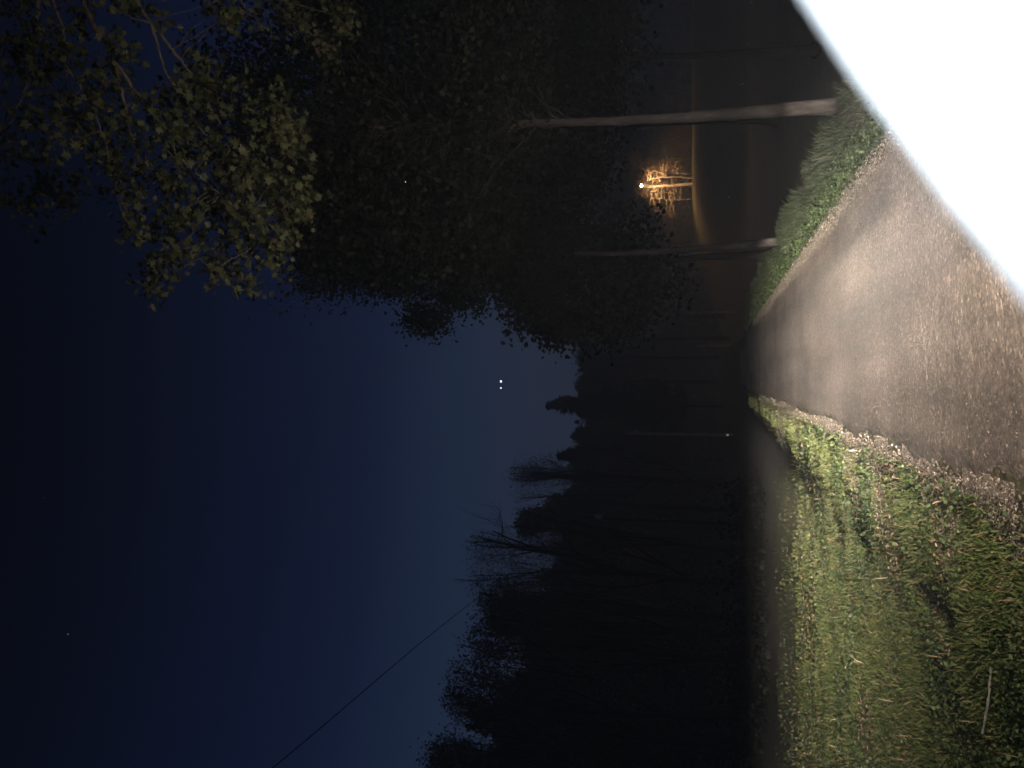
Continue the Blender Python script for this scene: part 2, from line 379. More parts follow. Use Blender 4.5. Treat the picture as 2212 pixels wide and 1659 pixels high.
x, y = scatter_polar(26000, 2.5, 30, .9, lambda n, y: rng.uniform(RL+.1, RR-.1, n)); k2 = rng.uniform(size=len(x)) < .15+.85*sm(patch(x*1.2+3, y*.5), 0, .3); x, y = x[k2], y[k2]
V, Fc = pebbles(x, y, rng.uniform(.0015, .0060, len(x))*(1+.02*y), .020)
tag(mesh('grit', V, Fc, MAT['pebble']), 'loose grit lying on the road surface', 'grit', kind='stuff')

# one pale dry stalk lying in the near left grass
def on_ground(px, py, dz=0.0):
    d = (at(px, py, 1)-CAM); t_ = 2.0
    for _ in range(400):
        p = CAM+d*t_
        if p.z <= float(ground(p.x, p.y))+dz: break
        t_ += .02+.002*t_
    return p
p0, p1, p2 = on_ground(2122, 1585, .05), on_ground(2134, 1520, .07), on_ground(2141, 1442, .05)
V, Fc = tubes([(smooth_line([p0, p1, p2], 14), .008*(1+.35*np.sin(np.arange(14)*2.1)))], 6)
tag(mesh('dry_stalk', V, Fc, plain('pale_stalk', (.55, .52, .42), .8), smooth=True), 'pale dry stalk lying in the dark grass at the near left', 'stalk')

# ------------------------------------------------------------------ big overhanging tree at the right (its branches hang into the picture)
root = empty('overhanging_tree', (5.6, 3.9, float(ground(5.6, 3.9))), 'near tree out to the right whose lobed leafy branches hang over the road', 'tree')
tr = smooth_line([(5.6, 3.9, -1.4), (5.5, 3.95, 1.5), (5.35, 4.1, 4.0), (5.1, 4.3, 6.2), (4.9, 4.5, 8.6), (4.7, 4.6, 10.5)], 24)
BR = [  # photo points, distance, radius
    ([(177, 0), (205, 60), (240, 110), (250, 150), (262, 200), (275, 260), (292, 312), (320, 345), (352, 412), (366, 480), (368, 530)], 6.3, .026),
    ([(245, 130), (275, 172), (305, 215), (350, 270), (385, 335), (420, 385), (455, 440), (478, 495), (483, 525)], 6.2, .017),
    ([(300, 12), (325, 50), (360, 92), (390, 130), (425, 175), (450, 210), (465, 250), (500, 290), (540, 330), (575, 360), (592, 398)], 6.6, .018),
    ([(325, 50), (342, 105), (355, 150), (380, 195), (400, 235), (430, 275), (470, 320), (492, 350), (505, 400)], 6.4, .013),
    ([(475, 222), (520, 232), (560, 246), (598, 275), (628, 300)], 6.7, .008),
    ([(82, 0), (72, 90), (62, 170), (38, 232), (10, 295)], 6.0, .018),
    ([(112, 0), (135, 60), (143, 110), (145, 150), (144, 190), (160, 250)], 6.1, .014),
    ([(145, 148), (172, 185), (195, 225), (225, 300), (235, 350)], 6.1, .010),
    ([(262, 190), (272, 240), (280, 285), (300, 340)], 6.25, .012),
    ([(140, 0), (185, 30)], 6.3, .012),
    ([(392, 345), (425, 375), (470, 415), (520, 450), (560, 478), (558, 520)], 6.3, .009),
    ([(20, 230), (45, 270), (60, 310), (80, 400), (70, 450)], 7.2, .008),
    ([(0, 330), (60, 350), (110, 400), (130, 440)], 7.6, .008),
    ([(440, 0), (470, 20), (490, 50)], 7.2, .010),
    ([(520, 0), (540, 35)], 7.4, .010),
    ([(580, 0), (640, 45), (690, 90), (705, 115)], 7.8, .010),
    ([(600, 0), (680, 20), (730, 40), (760, 75)], 8.2, .010),
]
limbs, twigs, seeds = [], [], []
for pts, d, r in BR:
    n = 6*len(pts); dd = d+rng.uniform(-.2, .2)
    P = smooth_line([at(x_, y_, dd+.05*i) for i, (x_, y_) in enumerate(pts)], n)
    P[1:] += rng.normal(size=(n-1, 3))*r*.35
    limbs.append((P, np.linspace(r, max(.003, r*.25), n)))
    if pts[0][1] <= 15:   # joins the trunk outside the frame
        e = P[0]; zt = min(e[2]-.4, 9.5); j = np.argmin(abs(tr[:, 2]-zt)); s0 = tr[j]
        Q = smooth_line([s0, (np.array(s0)*.5+np.array(e)*.5)+[0, 0, .25], e], 16)
        limbs.append((Q, np.linspace(r*2.0, r, 16)))
    elif len(limbs) > 1:
        A_ = np.concatenate([q for q, _ in limbs[:-1]]); j_ = np.argmin(((A_-P[0])**2).sum(1))
        if np.linalg.norm(A_[j_]-P[0]) > .02: limbs.append((bez(A_[j_], P[0], 6, .04, .01), np.full(6, r)))
    L_ = n
    for k in range(int(L_*.16)):
        i = rng.integers(int(L_*.18), L_); s0 = P[i]
        dirn = np.clip(rng.normal(size=3)*.2, -.25, .25)+np.array([-.08, 0, -.12]); e = s0+dirn*rng.uniform(.5, 1.3)
        q = bez(s0, e, 5, .02, .008); twigs.append((q, np.linspace(.0045, .002, 5)))
        for f in (.55, .8, 1.0): seeds.append(s0+(e-s0)*f)
    seeds.append(P[-1])
# leafy tufts where the photograph shows them
TU = [(30, 70), (60, 90), (40, 130), (75, 140), (25, 160), (120, 95), (150, 70), (155, 110), (175, 130), (190, 160), (60, 230), (100, 215), (105, 285), (120, 300), (90, 270),
      (145, 240), (165, 270), (180, 300), (200, 320), (220, 340), (215, 300), (240, 285), (230, 240), (205, 210), (250, 320), (260, 350), (275, 380), (290, 400), (300, 420), (245, 430), (280, 455), (290, 490),
      (300, 510), (310, 490), (340, 470), (350, 440), (345, 500), (380, 480), (400, 455), (410, 480), (330, 370), (350, 350), (370, 390), (380, 420), (335, 560), (350, 545), (370, 560), (380, 575), (320, 590), (325, 615), (345, 610), (330, 635),
      (270, 30), (245, 15), (290, 25), (300, 20), (260, 200), (320, 230), (340, 260), (365, 280), (385, 300), (400, 320), (350, 310), (365, 210), (385, 200), (400, 150), (410, 135), (440, 190), (450, 230), (425, 250), (400, 280),
      (420, 320), (440, 340), (460, 330), (480, 350), (500, 330), (510, 370), (530, 350), (540, 400), (540, 390), (470, 380), (480, 420), (500, 430), (520, 440), (540, 450), (460, 450), (430, 420), (420, 500), (440, 510), (445, 540), (450, 560),
      (465, 590), (480, 580), (500, 590), (520, 560), (530, 600), (540, 610), (555, 560), (535, 530), (520, 520), (515, 490), (525, 500), (575, 520), (590, 530), (600, 510), (620, 520), (580, 430), (600, 420), (610, 450), (620, 460), (630, 480),
      (640, 430), (645, 420), (620, 400), (595, 380), (575, 350), (555, 300), (575, 220), (560, 260), (585, 260), (600, 250), (620, 270), (640, 290), (615, 300), (600, 300), (570, 310), (470, 160), (510, 170), (470, 20), (485, 45), (475, 5), (500, 15),
      (20, 350), (60, 340), (100, 360), (30, 400), (90, 400), (120, 420), (60, 440), (130, 430), (140, 380), (20, 420), (170, 390), (80, 480), (620, 20), (640, 60), (660, 50), (665, 70), (700, 90), (710, 110), (690, 30), (730, 20), (750, 60), (600, 10), (15, 20), (50, 15), (90, 40), (160, 20), (20, 110)]
allP = np.concatenate([q for q, _ in limbs])
for x_, y_ in TU:
    far_ = x_ < 190 and y_ > 330 or x_ > 590 and y_ < 130
    c = np.array(at(x_+rng.uniform(-6, 6), y_+rng.uniform(-6, 6), rng.uniform(7.3, 8) if far_ else rng.uniform(5.9, 6.8)))
    j = np.argmin(((allP-c)**2).sum(1)); s0 = allP[j]
    twigs.append((bez(s0, c, 6, .03, .01), np.linspace(.005, .002, 6)))
    for k in range(3 if far_ else 4): seeds.append(c+rng.normal(size=3)*.05)
V, Fc = tubes([(tr, np.linspace(.24, .06, 24))], 12); V2, F2 = tubes(limbs, 7); V3, F3 = tubes(twigs, 4)
mesh('trunk', np.concatenate([V, V2, V3]), [Fc, F2+len(V), F3+len(V)+len(V2)], MAT['twig'], root)
S = np.array([tuple(s) for s in seeds]); S = np.repeat(S, 6, 0)+rng.normal(size=(len(S)*6, 3))*.055
V, Fc = lobed_leaves(S, .068); mesh('foliage', V, Fc, MAT['oak_leaf'], root)

# ------------------------------------------------------------------ roadside trees
def clumps(c, rad, n, spread, per):
    u_ = rand_unit(n)*rng.uniform(.35, 1.0, (n, 1))**.6; C = np.array(c)+u_*np.array(rad)
    P = np.repeat(C, per, 0)+rng.normal(size=(n*per, 3))*np.array(spread)
    return C, P
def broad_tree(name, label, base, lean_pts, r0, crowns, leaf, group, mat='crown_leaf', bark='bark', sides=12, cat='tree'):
    """base: ground point; lean_pts: trunk line; crowns: list of (centre, radii, clumps, spread, leaves per clump)"""
    reseed(label)
    root = empty(name, base, label, cat, group)
    T = smooth_line([base]+lean_pts, 30); n = len(T)
    rr = r0*(1-.75*np.linspace(0, 1, n))+r0*.35*np.exp(-np.linspace(0, 1, n)*18)
    lines, P_all = [], []
    for c, rad, nc, spd, per in crowns:
        C, P = clumps(c, rad, nc, spd, per); P_all.append(P)
        for q in C[:max(6, nc//2)]:
            j = min(n-2, max(int(n*.5), np.argmin(((T-(q-[0, 0, .35*np.linalg.norm(q-np.array(c))]))**2).sum(1))))
            lines.append((bez(T[j], q, 7, .15, .05), np.linspace(r0*.09, .005, 7)))
    V, Fc = tubes([(T, rr)], sides); V2, F2 = tubes(lines, 5)
    mesh('trunk', np.concatenate([V, V2]), [Fc, F2+len(V)], MAT[bark], root, True)
    P = np.concatenate(P_all); V, Fc = leaf_quads(P, leaf, .2, .25, .7)
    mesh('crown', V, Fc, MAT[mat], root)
    return root
def trunk_through(pts):  # photo points and distances of a trunk
    return [tuple(at(*p)) for p in pts]
g = 'trees in a row along the right verge'
t1 = trunk_through([(1846, 228, 10.0), (1800, 229, 10.02), (1650, 240, 10.1), (1500, 252, 10.3), (1300, 262, 10.6), (1050, 268, 11.0), (800, 270, 11.5)])
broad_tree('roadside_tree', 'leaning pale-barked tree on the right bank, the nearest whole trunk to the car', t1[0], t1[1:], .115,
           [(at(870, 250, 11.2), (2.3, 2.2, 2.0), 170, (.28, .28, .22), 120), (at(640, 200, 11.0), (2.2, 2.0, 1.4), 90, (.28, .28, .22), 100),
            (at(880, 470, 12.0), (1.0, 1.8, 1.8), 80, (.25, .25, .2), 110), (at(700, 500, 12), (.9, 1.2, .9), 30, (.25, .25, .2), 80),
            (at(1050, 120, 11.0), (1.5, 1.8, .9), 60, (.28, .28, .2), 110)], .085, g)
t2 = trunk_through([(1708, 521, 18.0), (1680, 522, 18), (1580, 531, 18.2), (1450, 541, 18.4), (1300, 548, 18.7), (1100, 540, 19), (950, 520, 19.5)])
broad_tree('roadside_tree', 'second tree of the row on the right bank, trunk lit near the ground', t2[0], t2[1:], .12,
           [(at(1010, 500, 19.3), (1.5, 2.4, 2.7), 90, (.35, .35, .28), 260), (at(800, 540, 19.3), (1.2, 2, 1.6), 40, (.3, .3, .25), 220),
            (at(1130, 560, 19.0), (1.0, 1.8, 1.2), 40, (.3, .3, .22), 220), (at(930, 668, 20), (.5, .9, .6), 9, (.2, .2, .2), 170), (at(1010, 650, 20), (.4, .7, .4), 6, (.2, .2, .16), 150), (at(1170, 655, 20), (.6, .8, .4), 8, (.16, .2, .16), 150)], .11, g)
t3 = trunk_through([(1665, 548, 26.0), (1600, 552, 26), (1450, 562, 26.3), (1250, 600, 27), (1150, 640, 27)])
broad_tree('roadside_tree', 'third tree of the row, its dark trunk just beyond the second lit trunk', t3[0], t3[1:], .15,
           [(at(1270, 600, 27), (2.2, 3, 3.0), 170, (.4, .5, .4), 80), (at(1175, 690, 26), (.8, .9, 1.0), 18, (.3, .3, .3), 60)], .22, g, bark='shade_bark')
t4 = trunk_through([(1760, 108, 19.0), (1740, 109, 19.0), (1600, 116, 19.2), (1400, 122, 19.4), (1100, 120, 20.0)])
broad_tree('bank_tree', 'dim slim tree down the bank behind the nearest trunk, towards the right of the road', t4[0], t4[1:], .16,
           [(at(1150, 90, 20), (3.4, 2.6, 2.6), 150, (.4, .4, .3), 80), (at(880, 70, 20), (3.4, 2.6, 2.6), 140, (.4, .4, .3), 80)], .2, 'trees down the right bank', bark='shade_bark')
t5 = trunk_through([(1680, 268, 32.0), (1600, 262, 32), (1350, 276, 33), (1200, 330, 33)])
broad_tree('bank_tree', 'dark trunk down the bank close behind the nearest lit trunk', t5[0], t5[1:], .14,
           [(at(1060, 400, 33), (5.0, 3, 3.0), 170, (.6, .6, .5), 70), (at(950, 330, 33), (5.5, 3, 3.5), 170, (.6, .6, .5), 70)], .27, 'trees down the right bank', bark='shade_bark')
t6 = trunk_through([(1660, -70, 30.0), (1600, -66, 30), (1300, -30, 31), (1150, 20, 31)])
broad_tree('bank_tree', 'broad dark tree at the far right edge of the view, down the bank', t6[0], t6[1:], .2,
           [(at(1150, 120, 31), (6.0, 3, 3.6), 220, (.6, .6, .5), 80), (at(1240, 230, 32), (4.0, 3, 1.6), 100, (.6, .6, .5), 70)], .27, 'trees down the right bank', bark='shade_bark')

# ------------------------------------------------------------------ lamp-lit trees and street lamp on the rise
def gp(px, py, d):   # point on the ground below a photo column at distance d
    p = at(px, py, d); return Vector((p.x, p.y, float(ground(p.x, p.y))))
D = 108
b0 = gp(1490, 398, D)
root = empty('street_lamp', b0, 'glowing orange street lamp on a wooden pole far off behind the right-hand trees', 'street lamp')
top = at(1386, 398, D); top.x, top.y = b0.x, b0.y
V, Fc = tubes([(np.array([b0, b0*.5+top*.5, top+Vector((0, 0, .35))]), [.24, .22, .19])], 8); mesh('pole', V, Fc, MAT['pale_bark'], root, True)
arm_e = top+Vector((-.35, -2.4, .15))
V, Fc = tubes([(smooth_line([top-Vector((0, 0, .2)), top*.5+arm_e*.5+Vector((0, 0, .2)), arm_e], 8), np.full(8, .04))], 6); mesh('arm', V, Fc, plain('lamp_metal', (.3, .3, .3), .5, .6), root, True)
V, Fc = tubes([(np.array([arm_e+Vector((0, 0, .12)), arm_e+Vector((0, 0, .10)), arm_e+Vector((0, 0, -.08))]), [.05, .22, .26])], 10)
hd = mesh('lamp_head', V, Fc, plain('lamp_metal', (.3, .3, .3), .5, .6), root, True)
def ball(c, r, seg=10, sq=(1, 1, 1)):
    th = np.linspace(0, math.pi, seg+1)[1:-1]; ph = np.arange(seg*2)/(seg*2)*2*math.pi
    V = [(0, 0, 1)]+[(math.sin(a_)*math.cos(b_), math.sin(a_)*math.sin(b_), math.cos(a_)) for a_ in th for b_ in ph]+[(0, 0, -1)]
    V = np.array(V)*r*np.array(sq)+np.array(c); k = seg*2; Fq = []
    for j in range(k):
        Fq.append((0, 1+j, 1+(j+1) % k))
        for i in range(seg-2): Fq.append((1+i*k+j, 1+(i+1)*k+j, 1+(i+1)*k+(j+1) % k, 1+i*k+(j+1) % k))
        Fq.append((len(V)-1, 1+(seg-2)*k+(j+1) % k, 1+(seg-2)*k+j))
    return V, Fq
V, Fq = ball(arm_e-Vector((0, 0, .14)), .2); mesh('bulb', V, Fq, plain('sodium_bulb', (1, .6, .25), .5, 0, 150, (1, .55, .20)), root, True)
lo = lamp('street_lamp_light', 'SPOT', arm_e-Vector((0, .0, .38)), 4300, (1, .56, .25), .1); lo.data.spot_size = R(174); lo.data.spot_blend = .7
# two bare trunks beside the lamp, forked and twiggy
def bare_tree(base, height, r0, levels, spread, name, label, bark, group=None, leaf=None, fork=.35, nleaf=0, lm='wood_leaf', tw=3, lean=(0, 0), cat='tree', asp=.6, sd=None, wc=None, fill=0):
    reseed(label)
    root = empty(name, base, label, cat, group); lines0, lines, tips = [], [], []
    def grow(p, d, ln, r, lv):
        n = 6; P = [np.array(p)]; dd = np.array(d, float)
        for i in range(n-1):
            dd = dd+rng.normal(size=3)*.10+np.array([0, 0, .04]); dd /= np.linalg.norm(dd); P.append(P[-1]+dd*ln/(n-1))
        P = np.array(P); (lines0 if lv == levels else lines).append((P, np.linspace(r, r*.6, n)))
        if lv == 0: tips.append(P[-1]); tips.append(P[3]); return
        for k in range(rng.integers(2, tw+1) if lv < levels else tw+2):
            i = n-1 if k == 0 else rng.integers(2, n)
            nd = dd+rng.normal(size=3)*spread; nd /= np.linalg.norm(nd)
            grow(P[i], nd, ln*rng.uniform(.55, .85), r*.55, lv-1)
    d0 = np.array([lean[0], lean[1], 1.0]); d0 /= np.linalg.norm(d0)
    grow(tuple(base), d0, height*fork, r0, levels)
    allv = np.concatenate([l[0] for l in lines+lines0]); zm = np.percentile(allv[:, 2], 93)-base[2]; k = height*.96/zm; b_ = np.array(base)
    xc = base[0]+lean[0]*height*.4/k; W = (wc or height*.26)/k; zt = base[2]+(height-(wc or height*.3)*1.15)/k
    ok_ = lambda q: ((q[..., 0]-xc)/W)**2+((q[..., 1]-base[1])/W)**2+np.maximum((q[..., 2]-zt)/(W*1.15), 0)**2 < rng.uniform(.8, 1.15)
    dxy = np.hypot(allv[:, 0]-base[0], allv[:, 1]-base[1]); sq = min(1.0, W*1.0/np.percentile(dxy, 72)); sv = np.array([sq, sq, 1.0]); bb = np.array(base)
    lines0 = [(bb+(q-bb)*sv, r_) for q, r_ in lines0]; lines = [(bb+(q-bb)*sv, r_) for q, r_ in lines]; tips = [bb+(q-bb)*sv for q in tips]
    xc = base[0]
    lines = [q for q in lines if q[0][:, 2].max() < base[2]+height*1.01/k]; tips = [q for q in tips if ok_(q)]
    for _ in range(fill):   # small sprays on thin twigs that round the crown out
        q = rand_unit(1)[0]*rng.uniform(.25, 1)**.5; q = np.array([xc+q[0]*W, base[1]+q[1]*W, zt+q[2]*W*(1.15 if q[2] > 0 else 1.7)])
        tips.append(q); A_ = np.array([l[0][-1] for l in lines]); j_ = np.argmin(((A_-q)**2).sum(1)); lines.append((bez(A_[j_], q, 4, .1, .03), np.array([.02, .017, .014, .011])))
    sc = lambda P: b_+(P-b_)*np.array([k, k, k])
    V, Fc = tubes([(sc(P), r) for P, r in lines0], 8); V2, F2 = tubes([(sc(P), np.maximum(r, .012)) for P, r in lines], 4)
    mesh('trunk', np.concatenate([V, V2]), [Fc, F2+len(V)], MAT[bark], root)
    if leaf:
        tp = sc(np.array(tips)); P = np.repeat(tp, nleaf, 0)+rng.normal(size=(len(tp)*nleaf, 3))*(sd or leaf*2.2)
        V, Fc = leaf_quads(P, leaf, .1, .1, asp); mesh('crown', V, Fc, MAT[lm], root)
    return root
gl = 'trees lit by the street lamp'
def lit_tree(tr_pts, r0, side, n, label, dd):
    reseed(label)
    P = smooth_line([at(x_, y_, D+dd) for x_, y_ in tr_pts], 24); P[0, 2] = ground(P[0, 0], P[0, 1])-.1
    root = empty('lamplit_tree', Vector(P[0]), label, 'tree', gl)
    P[1:] += rng.normal(size=(23, 3))*.05
    ls, tips = [], []
    for k in range(n):
        s0 = P[rng.integers(4, 24)]; sg = side if rng.uniform() < .8 else -side; ln = rng.uniform(.8, 3.2)
        e = s0+np.array(rt)*sg*ln+np.array([0, rng.normal()*.6, rng.uniform(-.35, .5)*ln])
        q = bez(s0, e, 8, rng.uniform(-.1, .35), .05); ls.append((q, np.linspace(.055, .02, 8)))
        for f in (3, 4, 5, 6, 7):
            if rng.uniform() < .7:
                e2 = q[f]+[rng.normal()*.25, rng.normal()*.25, rng.uniform(-.9, .1)]; ls.append((bez(q[f], e2, 4, 0, .03), np.linspace(.025, .014, 4))); tips.append(e2); tips.append((e2+q[f])/2)
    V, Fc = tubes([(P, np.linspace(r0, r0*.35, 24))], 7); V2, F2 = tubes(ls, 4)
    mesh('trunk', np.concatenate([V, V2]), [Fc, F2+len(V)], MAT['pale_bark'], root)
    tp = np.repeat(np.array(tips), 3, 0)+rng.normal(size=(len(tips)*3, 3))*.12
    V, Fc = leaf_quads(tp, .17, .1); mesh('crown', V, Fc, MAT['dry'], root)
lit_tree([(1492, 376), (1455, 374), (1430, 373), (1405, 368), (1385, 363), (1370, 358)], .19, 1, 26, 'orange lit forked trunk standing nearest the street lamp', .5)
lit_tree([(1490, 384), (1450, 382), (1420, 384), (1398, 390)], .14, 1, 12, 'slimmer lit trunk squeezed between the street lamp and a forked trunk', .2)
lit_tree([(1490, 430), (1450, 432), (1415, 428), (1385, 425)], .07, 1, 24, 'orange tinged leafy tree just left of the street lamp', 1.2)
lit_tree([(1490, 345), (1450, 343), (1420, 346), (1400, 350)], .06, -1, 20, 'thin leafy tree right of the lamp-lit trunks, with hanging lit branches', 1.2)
bs = gp(1490, 292, D+3)
root = empty('bush', bs, 'bushy lamp-lit shrub just beyond the nearest trunk', 'bush')
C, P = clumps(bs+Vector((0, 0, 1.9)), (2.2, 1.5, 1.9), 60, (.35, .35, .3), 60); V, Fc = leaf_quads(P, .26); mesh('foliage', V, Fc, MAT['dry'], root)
V, Fc = tubes([(bez(bs, q, 5, .1, .05), np.linspace(.06, .02, 5)) for q in C[:14]], 4); mesh('stem', V, Fc, MAT['bark'], root)

# ------------------------------------------------------------------ far woods, as one mass
def wood(name, label, cols, dist, leaf, n, mat='wood_leaf'):
    reseed(label); P = []
    xs = np.array([c[0] for c in cols]); tops = np.array([c[1] for c in cols])
    o_ = np.argsort(xs); xs = xs[o_]; tops = tops[o_]
    py = rng.uniform(xs[0], xs[-1], n); tp = np.interp(py, xs, tops)+14*np.sin(py*.11)+9*np.sin(py*.29+1)
    dd = (np.interp(py, [q[0] for q in dist], [q[1] for q in dist]) if isinstance(dist, list) else dist)+rng.uniform(-5, 5, n)
    fr_ = rng.uniform(0, 1, n)**1.15
    for i in range(n):
        a_ = at(tp[i], py[i], dd[i]); gz = float(0); P.append((a_.x, a_.y, a_.z))
    P = np.array(P); gz = ground(P[:, 0], P[:, 1]); P[:, 2] = P[:, 2]+(gz-P[:, 2])*fr_
    P += rng.normal(size=P.shape)*leaf*.6
    V, Fc = leaf_quads(P, leaf, .2, .3, .8); return tag(mesh(name, V, Fc, MAT[mat]), label, 'woodland', kind='stuff')
wood('woodland', 'dark far-off wood closing the field behind the tree line', [(560, 1225), (700, 1262), (850, 1275), (960, 1278), (1100, 1240), (1250, 1230), (1400, 1230)], 150, 1.1, 42000)
wood('woodland', 'near-black wood along the left side of the field', [(860, 1300), (960, 1270), (1100, 1225), (1180, 1215), (1300, 1180), (1420, 1150), (1500, 1120), (1600, 1090), (1720, 1030)], [(860, 135), (1000, 110), (1150, 85), (1350, 60), (1720, 48)], .38, 150000)
wood('woodland', 'dark wood on the rise behind the street lamp', [(-60, 1150), (200, 1180), (400, 1200), (580, 1190), (640, 1225)], 165, 1.1, 42000)

xx = rng.uniform(-34, -5, 26000); yy = 38+.12*xx+rng.normal(size=26000)*1.6+2*np.sin(xx*.7)  # row of leaves added in front so beam-lit trunk bases stay hidden
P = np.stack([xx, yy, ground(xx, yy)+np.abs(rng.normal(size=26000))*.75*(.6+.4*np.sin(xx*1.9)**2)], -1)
V, Fc = leaf_quads(P, .22, .2, .3, .8); tag(mesh('leaf_screen', V, Fc, MAT['screen_leaf']), 'low near-black leaves added to cover lit trunk feet of the left wood', 'leaf_screen', kind='stuff')

# ------------------------------------------------------------------ tree line, each tree its own
def conifer(base, height, rad, name, label, group):
    reseed(label)
    root = empty(name, base, label, 'tree', group); b_ = np.array(base)
    lines, P = [], []
    nl = 34
    for i in range(nl):
        z = height*(.2+.8*i/nl); r_ = rad*(1-i/nl)**.75+.12
        for k in range(8):
            a_ = rng.uniform(0, 6.28); rl = r_*rng.uniform(.45, 1.15); d_ = np.array([math.cos(a_), math.sin(a_), 0])
            p0 = b_+[0, 0, z]; e = p0+d_*rl+[0, 0, rl*.28]
            ln = bez(p0, e, 6, -.08*rl); lines.append((ln, np.linspace(.04, .012, 6)))
            m_ = max(14, int(rl*60)); f = rng.uniform(.15, 1, m_)[:, None]; P.append(p0+(e-p0)*f+rng.normal(size=(m_, 3))*[.08, .08, .16]*(.4+rl*.2))
    V, Fc = tubes(lines, 4); V2, F2 = tubes([(np.array([b_, b_+[0, 0, height*.97]]), [rad*.06, .03])], 6)
    mesh('trunk', np.concatenate([V, V2]), [Fc, F2+len(V)], MAT['shade_bark'], root)
    P = np.concatenate(P); V, Fc = leaf_quads(P, .34*rad/2.6, .2, .2, .5); mesh('crown', V, Fc, MAT['needle'], root)
    return root
def tree_h(pxtop, py, d):
    b_ = gp(1600, py, d)
    # column of the picture: place on the ray's ground track, top at the seen height
    p = at(pxtop, py, d); b_ = Vector((p.x, p.y, float(ground(p.x, p.y)))); return b_, p.z-b_.z
gt = 'trees of the tree line beyond the field'
def leafy(pxtop, py, d, wpx, label, leaf, dens=1.0, per=60):
    b_, h_ = tree_h(pxtop, py, d); rw = wpx/2/F*d
    c = Vector((b_.x, b_.y, b_.z+h_-rw*1.15)); hh = h_
    return broad_tree('leafy_tree', label, b_, [(b_.x, b_.y, b_.z+h_*.4), (b_.x+.1*rw, b_.y, b_.z+h_*.7), (b_.x, b_.y, b_.z+h_*.9)], .012*h_+.05,
               [(c+Vector((rw*ax, rw*ay, rw*az)), (rw*rs, rw*rs, rw*rs*1.1), int(20*dens), (rw*.19,)*3, 45) for ax, ay, az, rs in
                [(rng.uniform(-.15, .15), 0, .6, .5)]+[(rng.uniform(-.7, .7), rng.uniform(-.4, .4), rng.uniform(-1.8, .35), rng.uniform(.35, .6)) for _ in range(8)]], leaf, gt, 'wood_leaf', 'shade_bark', 6)
for px_, py_, d_, w_, lb in (
        (1236, 590, 118, 80, 'rounded tree at the right end of the tree line, beside the road gap'),
        (1228, 690, 122, 60, 'broad tree of the tree line rising behind the crest of the road'),
        (1240, 735, 122, 50, 'low round-topped tree in the dip of the tree line'),
        (1250, 775, 124, 60, 'flat-topped tree in the tree line just right of the bright planet'),
        (1247, 825, 124, 60, 'even-topped tree in the tree line under the bright planet'),
        (1240, 940, 120, 46, 'low tree between the two conifers of the tree line'),
        (1118, 1125, 88, 80, 'dense leafy tree between the round feathery tree and the tall bare-limbed tree'),
        (1185, 1085, 90, 60, 'low loose tree beside the round feathery tree'),
        (1090, 1560, 42, 80, 'low dark tree beneath the small spiky one on the left')):
    leafy(px_, py_, d_, w_, lb, .42 if d_ > 100 else (.34 if d_ > 80 else .22), 1.0 if w_ > 70 else .8, 60)
for px_, py_, d_, r_, lb in ((1178, 875, 110, 3.9, 'spiky conifer poking above the tree line left of the bright planet'), (1203, 985, 110, 4.2, 'second conifer with stepped branches, left of the thin pole'),
                             (1000, 1568, 44, 1.5, 'small spiky conifer near the left edge of the view')):
    b_, h_ = tree_h(px_, py_, d_); conifer(b_, h_, r_, 'conifer', lb, gt)
for px_, py_, d_, wp, fl, sp_, lf, nl, asp, sd_, lb, ln_ in (
        (1103, 1032, 92, 96, 110, .46, .42, 6, .13, .60, 'round feathery tree with fine bare-looking twigs', (0, 0)),
        (1000, 1222, 60, 165, 150, .42, .30, 12, .13, .36, 'tall bare-limbed tree with spreading forked branches against the sky', (.10, 0)),
        (1115, 1165, 66, 100, 80, .45, .30, 12, .13, .36, 'smaller bare-limbed tree in front of the tall spreading one', (.12, 0)),
        (1030, 1292, 56, 90, 110, .38, .20, 9, .5, .32, 'thin-topped tree where the overhead cable meets the tree line', (-.03, 0)),
        (1012, 1378, 48, 105, 150, .50, .20, 11, .6, .34, 'dense dark tree just left of where the overhead cable meets the trees', (0, 0)),
        (1060, 1330, 47, 80, 100, .50, .19, 9, .6, .34, 'small leafy tree under the lower end of the cable', (0, 0)),
        (960, 1480, 44, 125, 130, .46, .18, 8, .6, .32, 'tall loose-crowned tree in the left part of the tree line', (0, 0)),
        (1015, 1535, 45, 60, 50, .45, .20, 14, .4, .28, 'wispy tree beside the tall loose-crowned tree on the left', (0, 0)),
        (912, 1640, 40, 115, 130, .50, .17, 9, .6, .30, 'tall leafy tree at the left edge of the view', (0, 0))):
    b_, h_ = tree_h(px_, py_, d_)
    bare_tree(b_, h_, .010*h_+.08, 5, sp_, 'feathery_tree' if asp < .45 else 'leafy_tree', lb, 'shade_bark', gt, leaf=lf, nleaf=nl, fork=.36, lean=ln_, asp=asp, sd=sd_, tw=4, wc=wp/2/F*d_, fill=fl)

